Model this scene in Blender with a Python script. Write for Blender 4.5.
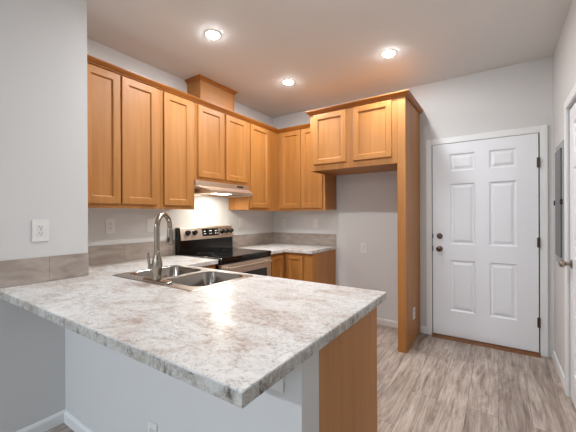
import bpy, bmesh, math, random
from mathutils import Vector, Matrix
random.seed(4)
for o in list(bpy.data.objects): bpy.data.objects.remove(o)
SC = bpy.context.scene
COL = SC.collection
R = math.radians

# ------------------------------------------------------------------ camera
CAM_H, F_PX = 1.3132, 311.9
YAW, PITCH, ROLL = 0.5921, -0.0008, -0.0041
r = Vector((math.cos(YAW), math.sin(YAW), 0)); f = Vector((-math.sin(YAW), math.cos(YAW), 0)); u = Vector((0, 0, 1))
f, u = f*math.cos(PITCH)+u*math.sin(PITCH), -f*math.sin(PITCH)+u*math.cos(PITCH)
r, u = r*math.cos(ROLL)+u*math.sin(ROLL), -r*math.sin(ROLL)+u*math.cos(ROLL)
cd = bpy.data.cameras.new('camera'); cam = bpy.data.objects.new('camera', cd); COL.objects.link(cam)
m = Matrix.Identity(4)
for i in range(3): m[i][0], m[i][1], m[i][2] = r[i], u[i], -f[i]
m[2][3] = CAM_H
cam.matrix_world = m
cd.sensor_fit = 'HORIZONTAL'; cd.sensor_width = 36; cd.lens = F_PX/576*36; cd.clip_start = .02
SC.camera = cam

# ------------------------------------------------------------------ world, exposure, daylight
W = bpy.data.worlds.new('world'); SC.world = W; W.use_nodes = True
bg = W.node_tree.nodes['Background']; bg.inputs[0].default_value = (.72, .84, 1, 1); bg.inputs[1].default_value = .3
SC.view_settings.view_transform = 'Standard'; SC.view_settings.look = 'None'
SC.view_settings.gamma = 1; SC.view_settings.use_curve_mapping = False
SC.view_settings.exposure = 0.58

def area(name, loc, aim, sx, sy, power, col, shape='RECTANGLE', spread=180):
    l = bpy.data.lights.new(name, 'AREA'); l.shape = shape; l.size = sx; l.size_y = sy
    l.energy = power; l.color = col; l.spread = R(spread)
    o = bpy.data.objects.new(name, l); COL.objects.link(o); o.location = loc
    o.rotation_euler = (Vector(aim)-Vector(loc)).to_track_quat('-Z', 'Y').to_euler()
    return o
WIN = (-1.2, 1.6, .35, 2.45, -4.3)        # x0 x1 z0 z1 y of the living room window behind the camera
area('window_daylight', (.2, -4.22, 1.5), (.2, 0, 1.3), 2.7, 2.0, 10, (.66, .87, 1.0))
LAMPS = [(-1.895, 1.745), (-1.89, 2.825), (-.81, 2.84), (-.81, 1.745)]
LAMPS_LIVING = [(-1.75, -2.9), (.9, -2.9)]
H = 2.7695
for i, (x, y) in enumerate(LAMPS_LIVING):
    area('recessed_light_lamp', (x, y, H-.035), (x, y, 0), .12, .12, (60, 18)[i], (.68, .82, 1), 'DISK', 170)
area('range_hood_lamp', (-2.50, 2.42, 1.545), (-2.52, 2.42, 0), .10, .16, 3.2, (1, .93, .82))

# ------------------------------------------------------------------ materials
def lin(c):
    return tuple((v/255/12.92 if v/255 <= .04045 else ((v/255+.055)/1.055)**2.4) for v in c)+(1,)
def mat(name, col, rough=.5, metal=0., coat=0., spec=.5, emit=0.):
    mt = bpy.data.materials.new(name); mt.use_nodes = True
    b = mt.node_tree.nodes['Principled BSDF']
    b.inputs['Base Color'].default_value = lin(col); b.inputs['Roughness'].default_value = rough
    b.inputs['Metallic'].default_value = metal; b.inputs['Coat Weight'].default_value = coat
    b.inputs['Specular IOR Level'].default_value = spec
    if emit: b.inputs['Emission Color'].default_value = lin(col); b.inputs['Emission Strength'].default_value = emit
    return mt
def nodes(mt):
    nt = mt.node_tree
    def N(t, **k):
        n = nt.nodes.new(t)
        for a, v in k.items(): setattr(n, a, v)
        return n
    return nt, N, nt.links.new, nt.nodes['Principled BSDF']
def ramp(N, stops):
    n = N('ShaderNodeValToRGB'); e = n.color_ramp.elements
    while len(e) < len(stops): e.new(.5)
    for k, (p, c) in enumerate(stops): e[k].position = p; e[k].color = lin(c)
    return n
def coords(N, L, scale, rot=(0, 0, 0)):
    g = N('ShaderNodeNewGeometry'); mp = N('ShaderNodeMapping')
    mp.inputs['Scale'].default_value = scale; mp.inputs['Rotation'].default_value = rot
    L(g.outputs['Position'], mp.inputs['Vector']); return mp.outputs['Vector']
def noise(N, L, vec, scale, detail=4, rough=.55, dist=0.):
    n = N('ShaderNodeTexNoise'); n.inputs['Scale'].default_value = scale; n.inputs['Detail'].default_value = detail
    n.inputs['Roughness'].default_value = rough; n.inputs['Distortion'].default_value = dist
    L(vec, n.inputs['Vector']); return n.outputs[0]
def paint(name, col, bump=.06, rough=.75):
    mt = mat(name, col, rough, spec=.3); nt, N, L, b = nodes(mt)
    n = noise(N, L, coords(N, L, (1, 1, 1)), 160, 3)
    bp = N('ShaderNodeBump'); bp.inputs['Strength'].default_value = bump; bp.inputs['Distance'].default_value = .002
    L(n, bp.inputs['Height']); L(bp.outputs[0], b.inputs['Normal'])
    return mt
def wood(name, axis, a=(184, 125, 64), c=(158, 100, 38)):
    mt = mat(name, a, .5, coat=.35, spec=.3); nt, N, L, b = nodes(mt)
    b.inputs['Coat Roughness'].default_value = .45
    sc = [26, 26, 26]; sc['xyz'.index(axis)] = 1.3
    n1 = noise(N, L, coords(N, L, sc), 1.0, 5, .6, .4)
    sc2 = [4, 4, 4]; sc2['xyz'.index(axis)] = .6
    n2 = noise(N, L, coords(N, L, sc2), 1.0, 3)
    mx = N('ShaderNodeMath', operation='ADD'); L(n1, mx.inputs[0]); L(n2, mx.inputs[1])
    hf = N('ShaderNodeMath', operation='MULTIPLY'); L(mx.outputs[0], hf.inputs[0]); hf.inputs[1].default_value = .5
    rp = ramp(N, [(.30, c), (.62, a)]); L(hf.outputs[0], rp.inputs[0]); L(rp.outputs[0], b.inputs['Base Color'])
    return mt
M = {}
M['wall'] = paint('wall_paint', (214, 212, 209))
M['ceiling'] = paint('ceiling_paint', (226, 224, 221), .12)
M['trim'] = mat('trim_paint', (232, 232, 230), .4)
M['door'] = mat('door_paint', (234, 235, 237), .42)
M['wood'] = wood('maple_vertical', 'z')
M['wood_x'] = wood('maple_along_x', 'x')
M['wood_y'] = wood('maple_along_y', 'y')
M['crown_x'] = wood('crown_along_x', 'x', (166, 100, 30), (138, 76, 14))
M['crown_y'] = wood('crown_along_y', 'y', (166, 100, 30), (138, 76, 14))
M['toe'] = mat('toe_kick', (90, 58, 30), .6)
M['threshold'] = wood('threshold_oak', 'x', (128, 80, 38), (100, 60, 26))
M['steel'] = mat('brushed_steel', (226, 216, 202), .38, 1.)
M['sink'] = mat('sink_steel', (214, 212, 208), .27, 1.)
M['bowl'] = mat('bowl_steel_dark_reflection', (158, 150, 142), .2, 1.)  # sink steel darkened, dark reflections inside the bowls put into its colour
M['nickel'] = mat('brushed_nickel', (160, 148, 134), .27, 1.)
M['bronze'] = mat('dark_nickel', (100, 84, 72), .3, 1.)
M['black'] = mat('black_enamel', (10, 9, 9), .14)
M['glass'] = mat('black_glass', (10, 10, 11), .06, coat=.5)
M['knob'] = mat('black_knob', (18, 17, 17), .35)
M['plate'] = mat('plate_white', (228, 226, 221), .35)
M['slot'] = mat('slot_dark', (40, 38, 36), .6)
M['mark'] = mat('panel_marks', (200, 205, 205), .5)
M['hoodsteel'] = mat('hood_steel', (226, 212, 194), .42, 1.)
M['grey'] = mat('panel_grey', (158, 160, 160), .45, .2)
M['greydark'] = mat('panel_grey_dark', (104, 106, 108), .45, .2)
M['lens'] = mat('lamp_lens', (246, 249, 253), .4, emit=450)
M['hoodlens'] = mat('hood_lens', (255, 246, 230), .4, emit=12)
M['rubber'] = mat('black_rubber', (30, 30, 30), .7)

def make_floor():
    mt = mat('plank_floor', (150, 136, 124), .42); nt, N, L, b = nodes(mt)
    g = N('ShaderNodeNewGeometry'); sp = N('ShaderNodeSeparateXYZ'); L(g.outputs['Position'], sp.inputs[0])
    cb = N('ShaderNodeCombineXYZ'); L(sp.outputs['Y'], cb.inputs[0]); L(sp.outputs['X'], cb.inputs[1])
    bk = N('ShaderNodeTexBrick'); bk.offset = .37; bk.inputs['Scale'].default_value = 1
    bk.inputs['Brick Width'].default_value = 1.22; bk.inputs['Row Height'].default_value = .18
    bk.inputs['Mortar Size'].default_value = .0012; bk.inputs['Mortar Smooth'].default_value = .3
    bk.inputs['Color1'].default_value = (0, 0, 0, 1); bk.inputs['Color2'].default_value = (1, 1, 1, 1); bk.inputs['Mortar'].default_value = (.5, .5, .5, 1)
    L(cb.outputs[0], bk.inputs['Vector'])
    # per plank offset for the grain
    off = N('ShaderNodeVectorMath', operation='MULTIPLY'); L(bk.outputs['Color'], off.inputs[0]); off.inputs[1].default_value = (7, 3, 11)
    ad = N('ShaderNodeVectorMath', operation='ADD'); L(g.outputs['Position'], ad.inputs[0]); L(off.outputs[0], ad.inputs[1])
    mp = N('ShaderNodeMapping'); mp.inputs['Scale'].default_value = (11, 1.5, 1); L(ad.outputs[0], mp.inputs['Vector'])
    n1 = noise(N, L, mp.outputs[0], .9, 8, .72, 1.8)
    mp2 = N('ShaderNodeMapping'); mp2.inputs['Scale'].default_value = (75, 5, 1); L(ad.outputs[0], mp2.inputs['Vector'])
    n2 = noise(N, L, mp2.outputs[0], 1.0, 4, .6, .3)
    mx = N('ShaderNodeMix'); mx.data_type = 'FLOAT'; mx.inputs[0].default_value = .3; L(n1, mx.inputs[2]); L(n2, mx.inputs[3])
    rp = ramp(N, [(.32, (92, 77, 66)), (.43, (146, 130, 118)), (.55, (182, 168, 156)), (.68, (208, 197, 186))]); L(mx.outputs[0], rp.inputs[0])
    hs = N('ShaderNodeHueSaturation'); L(rp.outputs[0], hs.inputs['Color'])
    mr = N('ShaderNodeMapRange'); mr.inputs[3].default_value = .88; mr.inputs[4].default_value = 1.1; L(bk.outputs['Color'], mr.inputs[0]); L(mr.outputs[0], hs.inputs['Value'])
    ml = N('ShaderNodeMixRGB'); ml.inputs[2].default_value = lin((95, 80, 70)); L(bk.outputs['Fac'], ml.inputs[0]); L(hs.outputs[0], ml.inputs[1])
    L(ml.outputs[0], b.inputs['Base Color'])
    return mt
M['floor'] = make_floor()
def make_counter(edge=False):
    mt = mat('stone_laminate', (210, 205, 198), .3, spec=.5); nt, N, L, b = nodes(mt)
    v = coords(N, L, (1, 1.7, 1.2), (0, 0, R(38)))
    def layer(src, stops, col, amt, under):
        rp_ = ramp(N, stops); L(src, rp_.inputs[0])
        mu = N('ShaderNodeMath', operation='MULTIPLY'); L(rp_.outputs[0], mu.inputs[0])
        if isinstance(amt, float): mu.inputs[1].default_value = amt
        else: L(amt, mu.inputs[1])
        mx = N('ShaderNodeMixRGB'); mx.inputs[2].default_value = lin(col); L(mu.outputs[0], mx.inputs[0]); L(under, mx.inputs[1]); return mx.outputs[0]
    K, Wh = (0, 0, 0), (255, 255, 255)
    cloud = noise(N, L, v, 3.3, 5, .6, 1.0)
    mid = noise(N, L, v, 19, 8, .75, 1.0)
    fine = noise(N, L, coords(N, L, (1, 1, 1)), 90, 6, .75, .4)
    base = ramp(N, [(.34, (204, 201, 196)), (.5, (222, 221, 217)), (.66, (233, 232, 229))]); L(mid, base.inputs[0])
    patch = ramp(N, [(.50, K), (.58, Wh)]); L(cloud, patch.inputs[0])          # clusters where the stone is stained
    c1 = layer(mid, [(.44, K), (.60, Wh)], (174, 152, 137), patch.outputs[0], base.outputs[0])
    w = noise(N, L, v, 6.5, 9, .72, 2.2)
    ab = N('ShaderNodeMath', operation='SUBTRACT'); ab.inputs[1].default_value = .5; L(w, ab.inputs[0])
    ab2 = N('ShaderNodeMath', operation='ABSOLUTE'); L(ab.outputs[0], ab2.inputs[0])
    thin = ramp(N, [(0, Wh), (.03, K)]); L(ab2.outputs[0], thin.inputs[0])
    brk = ramp(N, [(.46, K), (.58, Wh)]); L(fine, brk.inputs[0])
    vm = N('ShaderNodeMath', operation='MULTIPLY'); L(thin.outputs[0], vm.inputs[0]); L(brk.outputs[0], vm.inputs[1])
    c2 = layer(vm.outputs[0], [(0, K), (1, Wh)], (120, 104, 96), .85, c1)
    grey = noise(N, L, coords(N, L, (1.3, 1, 1), (0, 0, R(-20))), 8, 8, .7, 1.5)
    gp = ramp(N, [(.54, K), (.66, Wh)]); L(grey, gp.inputs[0])
    c3 = layer(fine, [(.40, K), (.56, Wh)], (158, 154, 148), gp.outputs[0], c2)
    c4 = layer(fine, [(.30, Wh), (.38, K)], (140, 128, 118), .5, c3)
    if edge:
        st = noise(N, L, coords(N, L, (1, 1, .55)), 48, 8, .75, .6)
        blot = noise(N, L, coords(N, L, (1, 1, 1)), 11, 4, .6, .5)
        bl = ramp(N, [(.40, (40, 40, 40)), (.58, Wh)]); L(blot, bl.inputs[0])
        c4 = layer(mid, [(.36, K), (.60, Wh)], (160, 154, 140), .75, c4)
        c4 = layer(st, [(.46, K), (.62, Wh)], (88, 78, 62), bl.outputs[0], c4)
    L(c4, b.inputs['Base Color'])
    return mt
M['counter'] = make_counter()
M['counter_edge'] = make_counter(True)
def make_tile():
    mt = mat('greige_tile', (186, 174, 163), .4); nt, N, L, b = nodes(mt)
    n = noise(N, L, coords(N, L, (3, 3, 9)), 1.6, 6, .6, .6)
    rp = ramp(N, [(.32, (148, 134, 123)), (.5, (168, 155, 144)), (.68, (182, 170, 160))]); L(n, rp.inputs[0]); L(rp.outputs[0], b.inputs['Base Color'])
    return mt
M['tile'] = make_tile()

# ------------------------------------------------------------------ mesh helpers
def tag(o, label=None, cat=None, group=None, kind=None):
    if label: o['label'] = label
    if cat: o['category'] = cat
    if group: o['group'] = group
    if kind: o['kind'] = kind
    return o
def thing(name, loc, label, cat, group=None):
    o = bpy.data.objects.new(name, None); COL.objects.link(o); o.location = loc; o.empty_display_size = .05
    return tag(o, label, cat, group)
def wloc(o):
    v = Vector((0, 0, 0))
    while o: v += Vector(o.location); o = o.parent
    return v
class MB:
    """collects shapes in world coordinates, then links them as one mesh object"""
    def __init__(s): s.bm = bmesh.new()
    def box(s, x0, x1, y0, y1, z0, z1, bevel=0., seg=2):
        t = bmesh.new(); bmesh.ops.create_cube(t, size=1)
        for v in t.verts: v.co = ((x0+x1)/2+v.co.x*abs(x1-x0), (y0+y1)/2+v.co.y*abs(y1-y0), (z0+z1)/2+v.co.z*abs(z1-z0))
        if bevel: bmesh.ops.bevel(t, geom=t.edges[:], offset=bevel, segments=seg, affect='EDGES', profile=.6)
        return s.add(t)
    def add(s, t, mx=None):
        if mx is not None: bmesh.ops.transform(t, matrix=mx, verts=t.verts)
        me = bpy.data.meshes.new('t'); t.to_mesh(me); t.free(); s.bm.from_mesh(me); bpy.data.meshes.remove(me); return s
    def prism(s, pts, axis, a0, a1):
        """polygon pts in the two other axes, extruded along axis"""
        def P(p, a):
            return {'x': (a, p[0], p[1]), 'y': (p[0], a, p[1]), 'z': (p[0], p[1], a)}[axis]
        t = bmesh.new(); A = [t.verts.new(P(p, a0)) for p in pts]; B = [t.verts.new(P(p, a1)) for p in pts]
        n = len(pts); t.faces.new(A); t.faces.new(B)
        for i in range(n): t.faces.new((A[i], A[(i+1) % n], B[(i+1) % n], B[i]))
        bmesh.ops.recalc_face_normals(t, faces=t.faces); return s.add(t)
    def lathe(s, prof, mx, n=28):
        """prof: (radius, height) list turned about local z"""
        t = bmesh.new(); rings = []
        for rr, h in prof:
            rings.append([t.verts.new((rr*math.cos(2*math.pi*k/n), rr*math.sin(2*math.pi*k/n), h)) for k in range(n)])
        for a, b in zip(rings, rings[1:]):
            for k in range(n): t.faces.new((a[k], a[(k+1) % n], b[(k+1) % n], b[k]))
        t.faces.new(rings[0]); t.faces.new(rings[-1])
        bmesh.ops.recalc_face_normals(t, faces=t.faces); return s.add(t, mx)
    def tube(s, pts, rad, n=16):
        pts = [Vector(p) for p in pts]; t = bmesh.new(); rings = []
        rads = rad if isinstance(rad, (list, tuple)) else [rad]*len(pts)
        d0 = (pts[1]-pts[0]).normalized(); up = Vector((0, 0, 1)) if abs(d0.z) < .9 else Vector((1, 0, 0))
        x = d0.cross(up).normalized()
        for i, p in enumerate(pts):
            d = ((pts[i+1]-p) if i == 0 else (p-pts[i-1]) if i == len(pts)-1 else (pts[i+1]-pts[i-1])).normalized()
            x = (x-d*x.dot(d)).normalized(); y = d.cross(x)
            rings.append([t.verts.new(p+(x*math.cos(2*math.pi*k/n)+y*math.sin(2*math.pi*k/n))*rads[i]) for k in range(n)])
        for a, b in zip(rings, rings[1:]):
            for k in range(n): t.faces.new((a[k], a[(k+1) % n], b[(k+1) % n], b[k]))
        t.faces.new(rings[0]); t.faces.new(rings[-1])
        bmesh.ops.recalc_face_normals(t, faces=t.faces); return s.add(t)
    def cells(s, xs, ys, inside, z0, z1):
        t = bmesh.new(); V = {}
        def v(i, j, z):
            if (i, j, z) not in V: V[(i, j, z)] = t.verts.new((xs[i], ys[j], z))
            return V[(i, j, z)]
        nx, ny = len(xs)-1, len(ys)-1
        ins = lambda i, j: 0 <= i < nx and 0 <= j < ny and inside((xs[i]+xs[i+1])/2, (ys[j]+ys[j+1])/2)
        for i in range(nx):
            for j in range(ny):
                if not ins(i, j): continue
                for z in (z0, z1): t.faces.new((v(i, j, z), v(i+1, j, z), v(i+1, j+1, z), v(i, j+1, z)))
                for (a, b), nb in ((((i, j), (i+1, j)), (i, j-1)), (((i, j+1), (i+1, j+1)), (i, j+1)), (((i, j), (i, j+1)), (i-1, j)), (((i+1, j), (i+1, j+1)), (i+1, j))):
                    if not ins(*nb): t.faces.new((v(*a, z0), v(*b, z0), v(*b, z1), v(*a, z1)))
        bmesh.ops.recalc_face_normals(t, faces=t.faces); return s.add(t)
    def build(s, name, m, parent=None, smooth=False, bevel=0.):
        off = wloc(parent) if parent else Vector((0, 0, 0))
        me = bpy.data.meshes.new(name)
        if parent is None:
            if s.bm.verts:
                lo = Vector([min(v.co[i] for v in s.bm.verts) for i in range(3)]); hi = Vector([max(v.co[i] for v in s.bm.verts) for i in range(3)])
                base = Vector(((lo.x+hi.x)/2, (lo.y+hi.y)/2, lo.z))
            else: base = Vector((0, 0, 0))
        else: base = off
        bmesh.ops.translate(s.bm, verts=s.bm.verts, vec=-base)
        s.bm.to_mesh(me); s.bm.free(); me.materials.append(m)
        if smooth:
            for p in me.polygons: p.use_smooth = True
            me.set_sharp_from_angle(angle=R(40))
        o = bpy.data.objects.new(name, me); COL.objects.link(o)
        if parent: o.parent = parent
        else: o.location = base
        if bevel:
            b = o.modifiers.new('edge', 'BEVEL'); b.width = bevel; b.segments = 4; b.limit_method = 'ANGLE'; b.angle_limit = R(50)
        return o
def struct(name, mb, m, parent=None, **k):
    o = mb.build(name, m, parent, **k)
    if parent is None: o['kind'] = 'structure'
    return o
def frame_mx(origin, facing):
    """local x = right seen from the front, local y = into the thing, local z = up"""
    n = {'+x': Vector((1, 0, 0)), '-x': Vector((-1, 0, 0)), '-y': Vector((0, -1, 0)), '+y': Vector((0, 1, 0))}[facing]
    rt = (-n).cross(Vector((0, 0, 1)))
    mx = Matrix.Identity(4)
    for i in range(3): mx[i][0], mx[i][1], mx[i][2], mx[i][3] = rt[i], -n[i], (0, 0, 1)[i], origin[i]
    return mx
def loop_ring(t, loops, w, h, close=True):
    """nested rectangles (inset, depth) in the local x-z plane joined by quads"""
    Ls = [[t.verts.new((a, y, b)) for a, b in ((i, i), (w-i, i), (w-i, h-i), (i, h-i))] for i, y in loops]
    pairs = list(zip(Ls, Ls[1:]))+([(Ls[-1], Ls[0])] if close else [])
    for A, B in pairs:
        for k in range(4): t.faces.new((A[k], A[(k+1) % 4], B[(k+1) % 4], B[k]))
    return Ls
def cabinet_door(parent, origin, facing, w, h, name='door', t_=.02, rail=.056):
    """recessed panel door; origin = lower left corner of its back face seen from the front"""
    mx = frame_mx(origin, facing)
    t = bmesh.new(); r_ = rail
    loop_ring(t, [(0, 0), (0, -t_+.004), (.002, -t_+.001), (.006, -t_), (r_-.003, -t_), (r_, -t_+.002), (r_+.007, -t_+.013), (r_+.007, 0)], w, h)
    bmesh.ops.recalc_face_normals(t, faces=t.faces)
    mb = MB(); mb.add(t, mx); d = mb.build(name, M['wood'], parent)
    t = bmesh.new(); bmesh.ops.create_cube(t, size=1)
    for v in t.verts: v.co = (w/2+v.co.x*(w-2*r_-.006), -t_+.013+.003+v.co.y*.006, h/2+v.co.z*(h-2*r_-.006))
    mb = MB(); mb.add(t, mx); mb.build('door_panel', M['wood'], d)
    return d
def copy_tree(o, parent=None):
    c = o.copy(); COL.objects.link(c)
    if parent: c.parent = parent
    for ch in [k for k in bpy.data.objects if k.parent == o]: copy_tree(ch, c)
    return c

# ------------------------------------------------------------------ room shell
L_, D, RW = -2.7708, 3.7338, .4245          # left wall, back wall, right wall
SX, SY = -2.312, 1.0                        # near left wall face and its end
YB, XE, YJ = -4.3, 3.0, 1.2                 # living room behind the camera
E_ = .001
struct('floor', MB().box(-3.5, 3.2, -4.5, D+.15, -.06, 0), M['floor'])
struct('ceiling', MB().box(-3.5, 3.2, -4.5, D+.15, H, H+.08), M['ceiling'])
struct('wall_left', MB().box(L_-.12, L_, SY+E_, D, 0, H), M['wall'])
struct('wall_near_left', MB().box(L_-.12, SX, YB+E_, SY, 0, H), M['wall'])
struct('wall_back', MB().box(L_-.12, RW+.12, D+E_, D+.13, 0, H), M['wall'])
# right wall with an opening for the side door
DY0, DY1, DZ = 2.165, 2.985, 2.075
mb = MB(); mb.box(RW, RW+.12, DY1, D, 0, H); mb.box(RW, RW+.12, YJ, DY0, 0, H); mb.box(RW, RW+.12, DY0, DY1, DZ, H)
struct('wall_right', mb, M['wall'])
struct('wall_living', MB().box(RW+.121, XE, YJ, YJ+.12, 0, H), M['wall'])
struct('wall_east', MB().box(XE, XE+.12, YB, YJ, 0, H), M['wall'])
mb = MB(); x0, x1, z0, z1, y = WIN
mb.box(SX, x0, YB-.12, YB, 0, H); mb.box(x1, XE, YB-.12, YB, 0, H); mb.box(x0, x1, YB-.12, YB, 0, z0); mb.box(x0, x1, YB-.12, YB, z1, H)
struct('wall_window', mb, M['wall'])
wf = MB()
for xx in (x0, (x0+x1)/2-.025, x1-.05): wf.box(xx, xx+.05, YB-.09, YB-.03, z0, z1)
wf.box(x0, x1, YB-.09, YB-.03, z0, z0+.05); wf.box(x0, x1, YB-.09, YB-.03, z1-.05, z1)
struct('window_1', wf, M['trim'])
# low wall under the peninsula
PX = -.512
struct('wall_peninsula', MB().box(SX+E_, -.529, .862, .979, 0, .872), M['wall'])
BBH, BBT = .074, .013
def bb_prof(): return None
def baseboard(name, p0, p1, n):
    """strip from p0 to p1 along a wall, n = outward normal"""
    p0, p1, n = Vector(p0), Vector(p1), Vector(n); d = (p1-p0)
    prof = [(0, 0), (BBT, 0), (BBT, BBH-.018), (BBT*.55, BBH-.004), (BBT*.3, BBH), (0, BBH)]
    t = bmesh.new(); A = [t.verts.new((p0.x+n.x*a, p0.y+n.y*a, b)) for a, b in prof]; B = [t.verts.new((p1.x+n.x*a, p1.y+n.y*a, b)) for a, b in prof]
    t.faces.new(A); t.faces.new(B); k = len(prof)
    for i in range(k): t.faces.new((A[i], A[(i+1) % k], B[(i+1) % k], B[i]))
    bmesh.ops.recalc_face_normals(t, faces=t.faces); mb = MB(); mb.add(t); return struct(name, mb, M['trim'])
baseboard('baseboard_alcove', (-1.755, D, 0), (-.80, D, 0), (0, -1, 0))
baseboard('baseboard_back', (-.724, D, 0), (-.657, D, 0), (0, -1, 0))
baseboard('baseboard_right', (RW, 3.06, 0), (RW, D-.016, 0), (-1, 0, 0))
baseboard('baseboard_peninsula', (SX+.014, .862, 0), (-.529, .862, 0), (0, -1, 0))
baseboard('baseboard_near_left', (SX, YB+.01, 0), (SX, .862, 0), (1, 0, 0))

# ------------------------------------------------------------------ entry door
def six_panel(t, w, h, th, cols, rows):
    """slab front in local x-z with moulded panels, closed behind"""
    xs = [0]+[c for p in cols for c in p]+[w]; zs = [0]+[c for p in rows for c in p]+[h]
    for i in range(len(xs)-1):
        for j in range(len(zs)-1):
            ax, bx, az, bz = xs[i], xs[i+1], zs[j], zs[j+1]
            if (ax, bx) in cols and (az, bz) in rows:
                Ls = []
                for ins, y in ((0, 0), (.005, .006), (.012, .013), (.024, .013), (.046, .003)):
                    Ls.append([t.verts.new((a, y, b)) for a, b in ((ax+ins, az+ins), (bx-ins, az+ins), (bx-ins, bz-ins), (ax+ins, bz-ins))])
                for A, B in zip(Ls, Ls[1:]):
                    for k in range(4): t.faces.new((A[k], A[(k+1) % 4], B[(k+1) % 4], B[k]))
                t.faces.new(Ls[-1])
            else: t.faces.new([t.verts.new((a, 0, b)) for a, b in ((ax, az), (bx, az), (bx, bz), (ax, bz))])
    bmesh.ops.remove_doubles(t, verts=t.verts, dist=1e-5)
    c = [[t.verts.new((a, y, b)) for a, b in ((0, 0), (w, 0), (w, h), (0, h))] for y in (0, th)]
    for k in range(4): t.faces.new((c[0][k], c[0][(k+1) % 4], c[1][(k+1) % 4], c[1][k]))
    t.faces.new(c[1])
    bmesh.ops.remove_doubles(t, verts=t.verts, dist=1e-5); bmesh.ops.recalc_face_normals(t, faces=t.faces)
def knob_mx(p, d):
    q = Vector(d).to_track_quat('Z', 'Y').to_matrix().to_4x4(); q.translation = Vector(p); return q
KNOB = [(.030, 0), (.030, .004), (.025, .009), (.012, .012), (.011, .03), (.018, .036), (.026, .046), (.028, .056), (.024, .066), (.012, .072), (.001, .073)]
BOLT = [(.030, 0), (.030, .006), (.026, .016), (.022, .020), (.020, .020), (.018, .023), (.001, .024)]
DX0, DX1, DZ0, DZ1 = -.590, .3145, .032, 2.072
d1 = thing('door_1', ((DX0+DX1)/2, D, 0), None, None); d1['kind'] = 'structure'
t = bmesh.new()
six_panel(t, DX1-DX0, DZ1-DZ0, .028, [(.170, .397), (.520, .741)], [(.268, .806), (.974, 1.612), (1.745, 1.925)])
mb = MB(); mb.add(t, frame_mx((DX0, D-.030, DZ0), '-y')); leaf = mb.build('door_leaf', M['door'], d1)
mb = MB(); mb.lathe(BOLT, knob_mx((-.520, D-.030, 1.088), (0, -1, 0))); mb.build('deadbolt', M['bronze'], d1, smooth=True)
mb = MB(); mb.lathe(KNOB, knob_mx((-.520, D-.030, .952), (0, -1, 0))); mb.build('door_knob', M['bronze'], d1, smooth=True)
for zz in (1.088, .952): MB().box(DX0-.004, DX0+.006, D-.034, D-.024, zz-.025, zz+.025).build('latch_plate', M['slot'], d1)
for zz in (1.80, 1.055, .31):
    mb = MB(); mb.tube([(DX1+.002, D-.036, zz-.048), (DX1+.002, D-.036, zz+.048)], .007, 12); mb.box(DX1-.012, DX1+.012, D-.033, D-.0295, zz-.045, zz+.045); mb.build('hinge', M['bronze'], d1)
# casing around it
mb = MB(); cw = .062
for (a, b) in ((DX0-.009-.058, DX0-.009), (DX1+.010, DX1+.010+.058)):
    mb.box(a, b, D-.020, D, 0, DZ1+.008+cw, .004)
mb.box(DX0-.009, DX1+.010, D-.020, D, DZ1+.008, DZ1+.008+cw, .004)
struct('trim_1', mb, M['trim'])
mb = MB(); mb.box(DX0-.0085, DX1+.0095, D-.004, D, DZ0, DZ1+.007)     # dark gap of the weather strip
struct('trim_2', mb, M['rubber'])
mb = MB(); mb.prism([(D-.075, 0), (D-.066, .014), (D-.03, .026), (D, .026), (D, 0)], 'x', DX0-.005, DX1+.009)
tag(mb.build('door_threshold', M['threshold']), 'brown wooden threshold strip under the white entry door', 'threshold')

# ------------------------------------------------------------------ side door on the right wall
d2 = thing('door_2', (RW, (DY0+DY1)/2, 0), None, None); d2['kind'] = 'structure'
w2 = DY1-DY0-.024; t = bmesh.new()
six_panel(t, w2, DZ-.03, .035, [(.115, .355), (.441, .681)], [(.20, .82), (1.00, 1.62), (1.72, 1.93)])
mb = MB(); mb.add(t, frame_mx((RW+.004, DY1-.012, .012), '-x')); mb.build('door_leaf', M['door'], d2)
mb = MB(); mb.lathe(KNOB, knob_mx((RW+.004, DY1-.078, .968), (-1, 0, 0))); mb.build('door_knob', M['nickel'], d2, smooth=True)
mb = MB()
for (a, b) in ((DY0-cw, DY0), (DY1, DY1+cw)): mb.box(RW-.018, RW, a, b, 0, DZ+cw, .004)
mb.box(RW-.018, RW, DY0, DY1, DZ, DZ+cw, .004)
struct('trim_3', mb, M['trim'])

# ------------------------------------------------------------------ grey breaker panel
bp = thing('breaker_panel', (RW, 3.21, .93), 'grey metal electrical breaker panel set in the right wall', 'electrical panel')
Y0, Y1, Z0, Z1 = 3.056, 3.41, .925, 1.87
mb = MB(); mb.box(RW-.022, RW-E_, Y0, Y1, Z0, Z1, .004); mb.build('panel_frame', M['grey'], bp)
mb = MB(); mb.box(RW-.033, RW-.022, Y0+.05, Y1-.05, Z0+.06, Z1-.05, .005); dr = mb.build('panel_door', M['greydark'], bp)
for yy in (Y1-.02, Y0+.03): MB().box(RW-.038, RW-.022, yy-.012, yy+.012, 1.39, 1.43, .003).build('latch', M['slot'], bp)

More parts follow.
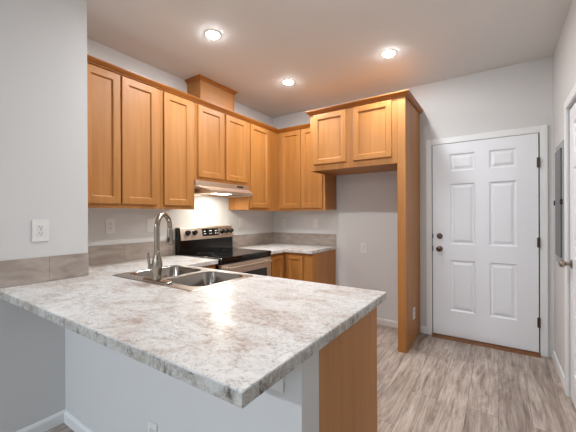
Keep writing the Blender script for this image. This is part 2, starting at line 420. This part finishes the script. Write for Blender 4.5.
# ------------------------------------------------------------------ upper cabinets
XF = L_+.32                                   # face of the left-wall uppers
UB, UT = 1.3775, 2.432
def upper_left(label, y0, y1, z0, doors, zt=2.412, name='wall_cabinet'):
    c = thing(name, (L_, (y0+y1)/2, z0), label, 'cabinet', 'maple wall cabinets')
    MB().box(L_+E_, XF-.020, y0+E_, y1-E_, z0+.012, UT).build('carcass', M['wood'], c)
    MB().box(XF-.020, XF, y0+.0006, y1-.0006, z0, UT, .0015).build('face_frame', M['wood'], c)
    for (a, b) in doors: cabinet_door(c, (XF+.0005, a, z0+.032), '+x', b-a, zt-z0-.032)
    return c
upper_left('tall two-door maple wall cabinet beside the near grey wall, left of the single-door one', SY+.004, 1.645, UB, [(1.022, 1.288), (1.300, 1.606)])
upper_left('narrow single-door maple wall cabinet immediately left of the range hood', 1.645, 2.012, UB, [(1.672, 1.969)])
upper_left('short two-door maple wall cabinet directly above the range hood', 2.012, 2.800, 1.668, [(2.050, 2.391), (2.428, 2.770)])
upper_left('single-door maple wall cabinet in the corner, just right of the range hood', 2.800, D-.002, UB, [(2.832, 3.190)])
YFb = D-.32
c = thing('wall_cabinet', (-2.1, D, UB), 'two-door maple wall cabinet on the back wall, left of the taller-mounted refrigerator cabinet', 'cabinet', 'maple wall cabinets')
XR = -1.748
MB().box(XF+.002, XR, YFb+.020, D-E_, UB+.012, UT).build('carcass', M['wood'], c)
MB().box(XF+.002, XR, YFb, YFb+.020, UB, UT, .0015).build('face_frame', M['wood'], c)
for a, b in ((-2.402, -2.090), (-2.082, -1.778)): cabinet_door(c, (a, YFb-.0005, UB+.032), '-y', b-a, 2.412-UB-.032)
# crown moulding of the L-shaped run
CP = [(0, 0), (.012, .0), (.014, .008), (.022, .012), (.036, .028), (.040, .032), (.040, .040), (0, .040)]
def crown(mb, path, z, prof=CP):
    """path: list of (point, offset direction) ; profile offset outward"""
    t = bmesh.new(); rings = [[t.verts.new((p[0]+d[0]*a, p[1]+d[1]*a, z+b)) for a, b in prof] for p, d in path]
    k = len(prof)
    for A, B in zip(rings, rings[1:]):
        for i in range(k): t.faces.new((A[i], A[(i+1) % k], B[(i+1) % k], B[i]))
    t.faces.new(rings[0]); t.faces.new(rings[-1]); bmesh.ops.recalc_face_normals(t, faces=t.faces); mb.add(t)
cm = thing('crown_moulding', (XF, 2.2, 2.425), 'dark maple crown moulding along the top of the L-shaped run of wall cabinets', 'crown moulding')
mb = MB(); crown(mb, [((XF, SY+.004), (1, 0)), ((XF, YFb), (1, -1))], 2.424); mb.build('moulding_length', M['crown_y'], cm)
mb = MB(); crown(mb, [((XF, YFb), (1, -1)), ((-1.80, YFb), (0, -1))], 2.424); mb.build('moulding_length', M['crown_x'], cm)
MB().box(L_+E_, XF, SY+.004, D-.002, UT+.001, 2.452).build('top_board', M['wood_y'], cm)
MB().box(XF, -1.80, YFb, D-.002, UT+.001, 2.452).build('top_board', M['wood_x'], cm)
# boxed duct chase above the hood cabinet
vc = thing('duct_chase', (-2.67, 2.44, 2.453), 'maple box chase rising from the hood cabinet to the ceiling', 'duct chase')
CX, CY0, CY1 = -2.565, 2.185, 2.69
MB().box(L_+E_, CX, CY0, CY1, 2.4525, H-.036).build('chase_box', M['wood_y'], vc)
CP2 = [(0, 0), (.008, 0), (.014, .012), (.032, .026), (.034, .034), (0, .034)]
mb = MB(); crown(mb, [((L_+E_, CY0), (0, -1)), ((CX, CY0), (1, -1)), ((CX, CY1), (1, 1)), ((L_+E_, CY1), (0, 1))], H-.0355, CP2); mb.build('chase_crown', M['crown_y'], vc)
MB().box(CX, CX+.004, CY0+.001, CY0+.018, 2.4525, H-.037).build('corner_strip', M['wood'], vc)
MB().box(CX, CX+.004, CY1-.018, CY1-.001, 2.4525, H-.037).build('corner_strip', M['wood'], vc)

# ------------------------------------------------------------------ refrigerator cabinet and end panel
FY, FX0, FX1, FPX = 3.079, -1.762, -.801, -.725
FB, FT = 1.815, 2.446
c = thing('refrigerator_cabinet', ((FX0+FX1)/2, D, FB), 'deep two-door maple cabinet over the empty refrigerator alcove', 'cabinet', 'maple wall cabinets')
mb = MB(); mb.box(FX0, FX0+.018, FY+.02, D-E_, FB, FT); mb.box(FX1-.018, FX1-E_, FY+.02, D-E_, FB, FT)
mb.box(FX0+.018, FX1-.018, FY+.02, D-E_, FB+.020, FB+.035); mb.box(FX0+.018, FX1-.018, FY+.02, D-E_, FT-.018, FT); mb.build('carcass', M['wood_x'], c)
MB().box(FX0, FX1-E_, FY, FY+.02, FB, FT, .0015).build('face_frame', M['wood'], c)
for a, b in ((-1.712, -1.326), (-1.246, -.850)): cabinet_door(c, (a, FY-.0005, 1.880), '-y', b-a, 2.432-1.880)
fp = thing('end_panel', ((FX1+FPX)/2, 3.4, 0), 'full-height maple end panel standing between the refrigerator alcove and entry door', 'cabinet panel')
MB().box(FX1, FPX, FY, FY+.022, 0, FT, .0015).build('front_stile', M['wood'], fp)
MB().box(FX1+.02, FPX-.0008, FY+.022, D-E_, 0, FT).build('panel_side', M['wood'], fp)
cm = thing('crown_moulding', (-1.25, FY, FT), 'dark maple crown moulding capping the refrigerator cabinet and end panel', 'crown moulding')
mb = MB(); crown(mb, [((FX0, D-.33), (-1, 0)), ((FX0, FY), (-1, -1)), ((FPX, FY), (1, -1))], FT+.001); mb.build('moulding_length', M['crown_x'], cm)
mb = MB(); crown(mb, [((FPX, FY), (1, -1)), ((FPX, D-E_), (1, 0))], FT+.001); mb.build('moulding_length', M['crown_y'], cm)
MB().box(FX0, FPX, FY, D-E_, FT+.001, FT+.026).build('top_board', M['wood_x'], cm)

# ------------------------------------------------------------------ base cabinets
BT, BX, BYb = .875, L_+.61, D-.612
def base_box(c, x0, x1, y0, y1, toe, z1=BT):
    """toe: side where the kick is recessed"""
    k = .07
    tx0, tx1, ty0, ty1 = x0, x1, y0, y1
    if toe == '+x': tx1 -= k
    if toe == '+y': ty1 -= k
    if toe == '-y': ty0 += k
    MB().box(x0, x1, y0, y1, .10, z1).build('carcass', M['wood'], c)
    MB().box(tx0, tx1, ty0, ty1, 0, .0995).build('toe_kick', M['toe'], c)
# peninsula (sink) cabinet, fronts to the kitchen side: carcass is an open-topped tub so the bowls hang free
c = thing('base_cabinet', (-1.3, 1.28, 0), 'maple peninsula base cabinet with plain orange end panel under the sink counter', 'cabinet', 'maple base cabinets')
PY0, PY1 = .981, 1.625
mb = MB(); mb.box(-2.20, -.552, PY0, PY0+.016, .10, BT); mb.box(-2.20, -2.184, PY0+.016, PY1-.02, .10, BT); mb.box(-2.184, -.552, PY0+.016, PY1-.02, .10, .116); mb.build('carcass', M['wood_x'], c)
MB().box(-2.20, -.552, PY1-.02, PY1, .10, BT).build('face_frame', M['wood'], c)
MB().box(-2.20, -.552, PY0, PY1-.07, 0, .0995).build('toe_kick', M['toe'], c)
mb = MB(); mb.box(-.552, -.530, PY0, PY1, .10, BT, .0012); mb.box(-.552, -.530, PY0, PY1-.07, 0, .10); mb.build('end_panel', M['wood'], c)
for k in range(4):
    a = -.565-k*.385; cabinet_door(c, (a, PY1+.0005, .13), '+y', .372, .715)
# sliver left of the range
c = thing('base_cabinet', (L_, 1.83, 0), 'narrow maple base cabinet between the sink corner and the range', 'cabinet', 'maple base cabinets')
base_box(c, L_+E_, BX-.02, 1.63, 2.010, '+x'); MB().box(BX-.02, BX, 1.645, 2.010, .10, BT).build('face_frame', M['wood'], c)
dw = MB().box(BX+.0005, BX+.020, 1.668, 1.985, .72, .848, .004).build('drawer', M['wood_y'], c)
cabinet_door(c, (BX+.0005, 1.668, .125), '+x', .317, .575)
# right of the range
c = thing('base_cabinet', (L_, 2.95, 0), 'maple corner base cabinet immediately right of the range', 'cabinet', 'maple base cabinets')
base_box(c, L_+E_, BX-.02, 2.784, BYb-.002, '+x'); MB().box(BX-.02, BX, 2.784, BYb-.002, .10, BT).build('face_frame', M['wood'], c)
cabinet_door(c, (BX+.0005, 2.850, .125), '+x', .235, .715, rail=.045)
c = thing('base_cabinet', (-2.0, D, 0), 'maple base cabinet on the back wall ending beside the refrigerator alcove', 'cabinet', 'maple base cabinets')
BXR = -1.780
base_box(c, L_+E_, BXR, BYb+.02, D-E_, '-y'); MB().box(BX, BXR, BYb, BYb+.02, .10, BT).build('face_frame', M['wood'], c)
cabinet_door(c, (-2.110, BYb-.0005, .125), '-y', .222, .715, rail=.045)
mb = MB(); mb.box(BXR, BXR+.016, BYb+.0, D-E_, .10, BT); mb.box(BXR, BXR+.016, BYb+.07, D-E_, 0, .10); mb.build('end_panel', M['wood'], c)

# ------------------------------------------------------------------ countertops
CT0, CT1 = .876, .914
CXF = -2.122
SKX0, SKX1, SKY0, SKY1 = -2.175, -1.338, 1.080, 1.592     # sink outline
xs = [L_+E_, SX+.0015, SKX0+.018, CXF, SKX1-.018, -.484]; ys = [.529, SY+.002, SKY0+.018, SKY1-.018, 1.641, 2.011]
def in_pen(x, y):
    if x < SX+.0015 and y < SY+.002: return False
    if y > 1.641 and x > CXF: return False
    if SKX0+.018 < x < SKX1-.018 and SKY0+.018 < y < SKY1-.018: return False
    return True
mb = MB(); mb.cells(xs, ys, in_pen, CT0, CT1)
ct = tag(mb.build('countertop', M['counter'], smooth=True, bevel=.004), 'large pale mottled laminate peninsula countertop holding the sink', 'countertop')
EB = .0016
mb = MB(); mb.box(SX+.002, -.484-.0003, .529-EB, .529-.0002, CT0, CT1-.0045); mb.box(-.484+.0002, -.484+EB, .529-EB, 1.641, CT0, CT1-.0045); mb.build('edge_band', M['counter_edge'], ct)
mb = MB(); mb.cells([L_+E_, CXF, -1.752], [2.784, D-.645, D-E_], lambda x, y: x < CXF or y > D-.645, CT0, CT1)
tag(mb.build('countertop', M['counter'], smooth=True, bevel=.004), 'small pale laminate corner countertop right of the range', 'countertop')

# ------------------------------------------------------------------ backsplash strips
TH = .154
def tiles(axis, fixed, n, a0, a1, seams):
    cuts = [a0]+[s for s in seams if a0 < s < a1]+[a1]; mb = MB(); z0, z1 = CT1+.0012, CT1+TH
    for a, b in zip(cuts, cuts[1:]):
        p, q = sorted((fixed+n*E_, fixed+n*.011))
        if axis == 'y': mb.box(p, q, a+.0012, b-.0012, z0, z1, .0012, 1)
        else: mb.box(a+.0012, b-.0012, p, q, z0, z1, .0012, 1)
    p, q = sorted((fixed+n*E_, fixed+n*.0085))
    if axis == 'y': mb.box(p, q, a0+.001, a1-.001, z0, z1-.001)
    else: mb.box(a0+.001, a1-.001, p, q, z0, z1-.001)
    return mb
tag(tiles('y', SX, 1, .532, SY+.0, [.775]).build('backsplash', M['tile']), 'greige tile backsplash strip below the outlet on the near grey wall', 'backsplash')
tag(tiles('y', L_, 1, SY+.01, 2.010, [1.035, 1.492, 1.949]).build('backsplash', M['tile']), 'greige tile backsplash strip behind the faucet, left of the range', 'backsplash')
tag(tiles('y', L_, 1, 2.786, D-.012, [3.10, 3.55]).build('backsplash', M['tile']), 'short greige tile backsplash strip between the range and the corner', 'backsplash')
tag(tiles('x', D, -1, L_+.0015, -1.752, [-2.326, -1.869]).build('backsplash', M['tile']), 'greige tile backsplash strip on the back wall over the small countertop', 'backsplash')

# ------------------------------------------------------------------ sink and faucet
def rrect(x0, x1, y0, y1, rad, z, n=6):
    pts = []
    for cx, cy, a0 in ((x1-rad, y0+rad, -90), (x1-rad, y1-rad, 0), (x0+rad, y1-rad, 90), (x0+rad, y0+rad, 180)):
        for k in range(n+1):
            a = R(a0+90*k/n); pts.append(Vector((cx+rad*math.cos(a), cy+rad*math.sin(a), z)))
    return pts
sk = thing('sink', ((SKX0+SKX1)/2, (SKY0+SKY1)/2, CT1), 'stainless double-bowl drop-in sink set into the peninsula countertop', 'sink')
BW = [(-2.140, -1.775, 1.165, 1.556), (-1.728, -1.368, 1.150, 1.556)]
def bowl_loops(b):
    x0, x1, y0, y1 = b
    return [(x0, x1, y0, y1, .075, CT1+.005), (x0+.006, x1-.006, y0+.006, y1-.006, .070, CT1-.004), (x0+.016, x1-.016, y0+.016, y1-.016, .065, CT1-.13),
            (x0+.03, x1-.03, y0+.03, y1-.03, .055, CT1-.165), (x0+.07, x1-.07, y0+.07, y1-.07, .045, CT1-.176)]
# deck: plane with two rounded holes, made by triangulating outline + holes
t = bmesh.new()
def loop_edges(pts):
    vs = [t.verts.new(p) for p in pts]
    return vs, [t.edges.new((vs[i], vs[(i+1) % len(vs)])) for i in range(len(vs))]
out, e0 = loop_edges(rrect(SKX0+.006, SKX1-.006, SKY0+.006, SKY1-.006, .022, CT1+.005))
eh = []
for b in BW: eh += loop_edges(rrect(*bowl_loops(b)[0]))[1]
bmesh.ops.triangle_fill(t, use_beauty=True, use_dissolve=False, edges=e0+eh)
rim = [t.verts.new(p) for p in rrect(SKX0, SKX1, SKY0, SKY1, .026, CT1+.0008)]
n = len(out)
for i in range(n): t.faces.new((out[i], out[(i+1) % n], rim[(i+1) % n], rim[i]))
bmesh.ops.recalc_face_normals(t, faces=t.faces); mb = MB(); mb.add(t); deck = mb.build('sink_deck', M['sink'], sk)
for b in BW:
    t = bmesh.new(); Ls = [[t.verts.new(p) for p in rrect(*l)] for l in bowl_loops(b)]
    for A, B in zip(Ls, Ls[1:]):
        for i in range(len(A)): t.faces.new((A[i], A[(i+1) % len(A)], B[(i+1) % len(A)], B[i]))
    t.faces.new(Ls[-1]); bmesh.ops.recalc_face_normals(t, faces=t.faces)
    for fc in t.faces: fc.normal_flip()
    mb = MB(); mb.add(t); bo = mb.build('bowl', M['bowl'], sk, smooth=True)
    cx, cy = (b[0]+b[1])/2, (b[2]+b[3])/2
    mb = MB(); mb.lathe([(.045, 0), (.043, .004), (.034, .003), (.030, -.001), (.006, -.001), (.005, .006), (.001, .007)], Matrix.Translation((cx, cy, CT1-.1765))); mb.build('drain', M['nickel'], bo, smooth=True)
FXc, FYc, FZ = -1.705, 1.118, CT1+.0055
fa = thing('faucet', (FXc, FYc, FZ), 'brushed nickel gooseneck pull-down faucet on the sink rim', 'faucet')
t = bmesh.new(); lo = [t.verts.new(p) for p in rrect(FXc-.128, FXc+.128, FYc-.028, FYc+.028, .027, FZ)]; mi = [t.verts.new(p) for p in rrect(FXc-.128, FXc+.128, FYc-.028, FYc+.028, .027, FZ+.008)]; hi = [t.verts.new(p) for p in rrect(FXc-.120, FXc+.120, FYc-.020, FYc+.020, .019, FZ+.014)]
for A, B in ((lo, mi), (mi, hi)):
    for i in range(len(A)): t.faces.new((A[i], A[(i+1) % len(A)], B[(i+1) % len(A)], B[i]))
t.faces.new(hi); t.faces.new(lo); bmesh.ops.recalc_face_normals(t, faces=t.faces); mb = MB(); mb.add(t); mb.build('deck_plate', M['nickel'], fa, smooth=True)
mb = MB(); mb.lathe([(.026, .012), (.027, .020), (.024, .030), (.026, .055), (.031, .085), (.0315, .105), (.027, .130), (.019, .155), (.0165, .170), (.018, .174), (.018, .182), (.0145, .186)], Matrix.Translation((FXc, FYc, FZ))); mb.build('faucet_body', M['nickel'], fa, smooth=True)
dirv = Vector((-.50, .866, 0)); RA = .088; ZT = 1.340-.0155-RA
P0 = Vector((FXc, FYc, 0)); pts = [P0+Vector((0, 0, FZ+.18)), P0+Vector((0, 0, FZ+.26))]
for k in range(0, 33):
    a = math.pi-math.pi*1.02*k/32; pts.append(P0+dirv*(RA+RA*math.cos(a))+Vector((0, 0, ZT+RA*math.sin(a))))
mb = MB(); mb.tube(pts, .0155, 18); mb.build('spout', M['nickel'], fa, smooth=True)
e = pts[-1]; dn = (pts[-1]-pts[-2]).normalized()
mb = MB(); mb.tube([e+dn*.002, e+dn*.006, e+dn*.03, e+dn*.07, e+dn*.098, e+dn*.104], [.0165, .0178, .0178, .0215, .0240, .021], 20); hd = mb.build('spray_head', M['nickel'], fa, smooth=True)
MB().tube([e+dn*.055-dirv*.018, e+dn*.085-dirv*.0215], .006, 10).build('spray_button', M['slot'], hd)
mb = MB(); hp = P0+Vector((0, 0, FZ+.088)); sd = Vector((-.93, -.37, 0)); mb.tube([hp+sd*.026, hp+sd*.052], [.017, .015], 16)
mb.tube([hp+sd*.046, hp+sd*.056+Vector((0, 0, .03)), hp+sd*.060+Vector((0, 0, .085))], [.010, .0075, .0055], 12); mb.build('handle', M['nickel'], fa, smooth=True)

# ------------------------------------------------------------------ range
RY0, RY1 = 2.018, 2.778; RXF = -2.092
rg = thing('range', (-2.43, 2.398, 0), 'stainless and black freestanding electric range under the hood', 'range')
MB().box(L_+.02, RXF-.045, RY0, RY1, .02, .900).build('oven_body', M['black'], rg)
MB().box(L_+.09, RXF, RY0, RY1, .9005, .926, .005).build('cooktop', M['glass'], rg)
mb = MB(); mb.box(RXF-.030, RXF-.004, RY0+.004, RY1-.004, .868, .900, .004); mb.build('control_strip', M['black'], rg)
od = MB().box(RXF-.044, RXF, RY0+.006, RY1-.006, .20, .862, .006).build('oven_door', M['steel'], rg)
MB().box(RXF-.001, RXF+.003, RY0+.085, RY1-.085, .36, .755, .002).build('oven_window', M['glass'], od)
mb = MB(); hz = .825; mb.tube([(RXF+.040, RY0+.055, hz), (RXF+.040, RY1-.055, hz)], .013, 14)
for yy in (RY0+.085, RY1-.085): mb.tube([(RXF-.002, yy, hz), (RXF+.040, yy, hz)], .010, 12)
mb.build('oven_handle', M['steel'], od, smooth=True)
MB().box(RXF-.044, RXF-.002, RY0+.006, RY1-.006, .045, .192, .005).build('storage_drawer', M['steel'], rg)
for k, (xx, yy, rr) in enumerate(((-2.26, 2.21, .105), (-2.26, 2.59, .085), (-2.52, 2.21, .08), (-2.52, 2.59, .1))):
    t = bmesh.new(); n = 40
    a = [t.verts.new((xx+rr*math.cos(2*math.pi*i/n), yy+rr*math.sin(2*math.pi*i/n), .9263)) for i in range(n)]; b2 = [t.verts.new((xx+(rr-.003)*math.cos(2*math.pi*i/n), yy+(rr-.003)*math.sin(2*math.pi*i/n), .9263)) for i in range(n)]
    for i in range(n): t.faces.new((a[i], a[(i+1) % n], b2[(i+1) % n], b2[i]))
    mb = MB(); mb.add(t); mb.build('burner_ring', M['greydark'], rg)
bg_ = MB(); bg_.prism([(L_+.012, .9005), (L_+.088, .9005), (L_+.086, 1.062), (L_+.012, 1.062)], 'y', RY0, RY1); bg_.build('backguard_base', M['black'], rg)
bg_ = MB(); bg_.prism([(L_+.012, 1.0625), (L_+.098, 1.0625), (L_+.070, 1.185), (L_+.058, 1.196), (L_+.012, 1.196)], 'y', RY0+.012, RY1); pan = bg_.build('backguard', M['steel'], rg)
MB().box(L_+.010, L_+.075, RY0, RY0+.0115, 1.0625, 1.190).build('backguard_end_cap', M['black'], rg)
bn = Vector((.1225, 0, .028)).normalized()                        # normal of the sloped face
def on_guard(y, z, out=0.):
    s = (z-1.0625)/(1.185-1.0625); return Vector((L_+.098-.028*s, y, z))+bn*out
def guard_plate(mb, y0, y1, z0, z1, o0, o1):
    t = bmesh.new(); A = [t.verts.new(on_guard(y, z, o0)) for y, z in ((y0, z0), (y1, z0), (y1, z1), (y0, z1))]; B = [t.verts.new(on_guard(y, z, o1)) for y, z in ((y0, z0), (y1, z0), (y1, z1), (y0, z1))]
    t.faces.new(A); t.faces.new(B)
    for i in range(4): t.faces.new((A[i], A[(i+1) % 4], B[(i+1) % 4], B[i]))
    bmesh.ops.recalc_face_normals(t, faces=t.faces); mb.add(t)
mb = MB(); guard_plate(mb, 2.312, 2.548, 1.094, 1.172, .0002, .003); dsp = mb.build('display', M['glass'], pan)
for yy, zz, ww in ((2.345, 1.145, .030), (2.345, 1.118, .026), (2.43, 1.148, .036), (2.415, 1.118, .014), (2.44, 1.118, .014), (2.51, 1.146, .034), (2.50, 1.118, .018), (2.53, 1.118, .014)):
    mb = MB(); guard_plate(mb, yy-ww/2, yy+ww/2, zz-.004, zz+.004, .0031, .0036); mb.build('display_mark', M['mark'], dsp)
for yy in (2.118, 2.205, 2.603, 2.677, 2.750):
    mb = MB(); mb.lathe([(.030, 0), (.030, .005), (.024, .008), (.022, .030), (.020, .033), (.001, .033)], knob_mx(on_guard(yy, 1.136, .0003), bn), 20)
    mb.box(0, 0, 0, 0, 0, 0) if False else None
    mb.build('control_knob', M['knob'], pan, smooth=True)

# ------------------------------------------------------------------ range hood
hd = thing('range_hood', (-2.55, 2.406, 1.53), 'stainless under-cabinet range hood with its lamp lit above the range', 'range hood')
HX = -2.295
mb = MB(); t = bmesh.new()
sec = [[(L_+.002, 2.016), (XF-.004, 2.016), (XF-.004, 2.796), (L_+.002, 2.796)]]
def ring(pts, z): return [t.verts.new((p[0], p[1], z)) for p in pts]
top = [(L_+.002, 2.017), (XF+.012, 2.017), (XF+.012, 2.795), (L_+.002, 2.795)]
lip = [(L_+.002, 2.017), (HX, 2.078), (HX, 2.712), (L_+.002, 2.795)]
lip2 = [(L_+.002, 2.017), (HX, 2.078), (HX, 2.712), (L_+.002, 2.795)]
lin_ = [(L_+.016, 2.035), (HX-.014, 2.092), (HX-.014, 2.698), (L_+.016, 2.777)]
rings = [ring(top, 1.6665), ring(top, 1.615), ring(lip, 1.566), ring(lip2, 1.538), ring(lin_, 1.538), ring([(p[0], p[1]) for p in lin_], 1.556)]
for A, B in zip(rings, rings[1:]):
    for i in range(4): t.faces.new((A[i], A[(i+1) % 4], B[(i+1) % 4], B[i]))
t.faces.new(rings[0]); t.faces.new(rings[-1]); bmesh.ops.recalc_face_normals(t, faces=t.faces); mb.add(t); mb.build('hood_shell', M['hoodsteel'], hd)
MB().box(HX-.0005, HX+.004, 2.082, 2.708, 1.540, 1.548, .001).build('front_lip', M['steel'], hd)
gr = MB().box(XF+.0115, XF+.0145, 2.60, 2.70, 1.632, 1.652, .001).build('vent_slots', M['slot'], hd)
MB().box(-2.62, -2.42, 2.53, 2.70, 1.548, 1.5555, .002).build('grease_filter', M['greydark'], hd)
MB().box(-2.56, -2.44, 2.33, 2.51, 1.549, 1.5558, .003).build('lamp_lens', M['hoodlens'], hd)

# ------------------------------------------------------------------ outlets and switches
def plate_thing(name, p, facing, w, h, label, cat, kind, group='white wall plates', horizontal=False):
    """p = centre on the wall face"""
    t0 = thing(name, p, label, cat, group); mx = frame_mx(p, facing)
    def bx(x0, x1, z0, z1, y0, y1, m, nm, par, bev=.001):
        t = bmesh.new(); bmesh.ops.create_cube(t, size=1)
        for v in t.verts: v.co = ((x0+x1)/2+v.co.x*(x1-x0), (y0+y1)/2+v.co.y*(y1-y0), (z0+z1)/2+v.co.z*(z1-z0))
        if bev: bmesh.ops.bevel(t, geom=t.edges[:], offset=bev, segments=2, affect='EDGES')
        mb = MB(); mb.add(t, mx); return mb.build(nm, m, par)
    pl = bx(-w/2, w/2, -h/2, h/2, -.006, -.0004, M['plate'], 'cover_plate', t0, .002)
    if kind == 'outlet':
        for s in (1, -1):
            t = bmesh.new(); n = 24; pr = [(.0168*math.cos(2*math.pi*k/n), max(-.0135, min(.0135, .0172*math.sin(2*math.pi*k/n)))) for k in range(n)]
            A = [t.verts.new((a, -.0061, s*.0195+b)) for a, b in pr]; B = [t.verts.new((a, -.0085, s*.0195+b)) for a, b in pr]
            t.faces.new(B)
            for i in range(n): t.faces.new((A[i], A[(i+1) % n], B[(i+1) % n], B[i]))
            bmesh.ops.recalc_face_normals(t, faces=t.faces); mb = MB(); mb.add(t, mx); rc = mb.build('receptacle', M['plate'], t0)
            mb = MB()
            for a, b, ww, hh in ((-.0065, .003, .0026, .010), (.0065, .003, .0026, .008), (0, -.0075, .005, .005)):
                t = bmesh.new(); bmesh.ops.create_cube(t, size=1)
                for v in t.verts: v.co = (a+v.co.x*ww, -.0086+v.co.y*.0008, s*.0195+b+v.co.z*hh)
                mb.add(t, mx)
            mb.build('slots', M['slot'], rc)
        bx(-.002, .002, -.002, .002, -.0068, -.0062, M['nickel'], 'screw', t0, 0)
    elif kind == 'switch':
        bx(-.0165, .0165, -.033, .033, -.009, -.0061, M['plate'], 'rocker', t0)
    return t0
plate_thing('wall_outlet', (SX, .735, 1.230), '+x', .088, .134, 'white duplex outlet on the near grey wall above the tile strip', 'outlet', 'outlet')
plate_thing('wall_outlet', (L_, 1.373, 1.232), '+x', .082, .130, 'white duplex outlet under the two-door wall cabinet, left of the faucet', 'outlet', 'outlet')
plate_thing('light_switch', (L_, 1.755, 1.228), '+x', .082, .130, 'white switch plate directly behind the gooseneck faucet', 'switch', 'switch')
plate_thing('wall_outlet', (L_, 3.02, 1.225), '+x', .075, .118, 'pale outlet under the corner wall cabinet right of the range hood', 'outlet', 'outlet')
plate_thing('wall_outlet', (-2.578, D, 1.205), '-y', .075, .118, 'left of two white plates on the back wall, nearest the cabinet corner', 'outlet', 'outlet')
plate_thing('light_switch', (-2.06, D, 1.21), '-y', .080, .120, 'right of two white plates on the back wall, above the small countertop end', 'switch', 'switch')
plate_thing('wall_outlet', (-1.383, D, .912), '-y', .075, .122, 'white outlet on the bare wall inside the refrigerator alcove', 'outlet', 'outlet')
plate_thing('wall_outlet', (FPX-.0008, 3.405, .300), '+x', .088, .122, 'white outlet low on the side of the tall maple end panel', 'outlet', 'outlet')
plate_thing('wall_outlet', (-.632, .862, .775), '-y', .070, .115, 'pale outlet tucked under the counter overhang near the peninsula end', 'outlet', 'outlet')
plate_thing('wall_outlet', (-1.352, .862, .285), '-y', .075, .118, 'pale outlet low on the peninsula wall at the photo bottom edge', 'outlet', 'outlet')

# ------------------------------------------------------------------ recessed lights
def recessed(x, y, label):
    t0 = thing('recessed_light', (x, y, H), label, 'ceiling light', 'recessed ceiling lights')
    mb = MB(); mb.lathe([(.051, -.001), (.051, -.004), (.054, -.005), (.060, -.004), (.063, -.0005)], Matrix.Translation((x, y, H)), 36); mb.build('trim_ring', M['trim'], t0, smooth=True)
    mb = MB(); mb.lathe([(.050, -.0042), (.049, -.006), (.041, -.0085), (.022, -.0105), (.001, -.011)], Matrix.Translation((x, y, H)), 36); mb.build('lens', M['lens'], t0, smooth=True)
    return t0
LL = ['round recessed ceiling light nearest the near grey wall', 'round recessed ceiling light over the cabinet corner, middle of three', 'round recessed ceiling light above the refrigerator cabinet, rightmost of three', 'round recessed ceiling light over the peninsula, just above the photo edge']
proto = recessed(*LAMPS[0], LL[0])
for (x, y), lb in list(zip(LAMPS, LL))[1:]:
    q = copy_tree(proto); q.location = (x, y, H); q['label'] = lb
for (x, y) in LAMPS_LIVING:
    q = copy_tree(proto); q.location = (x, y, H); q['label'] = 'round recessed ceiling light in the living area behind the camera'; q['group'] = 'living area recessed lights'
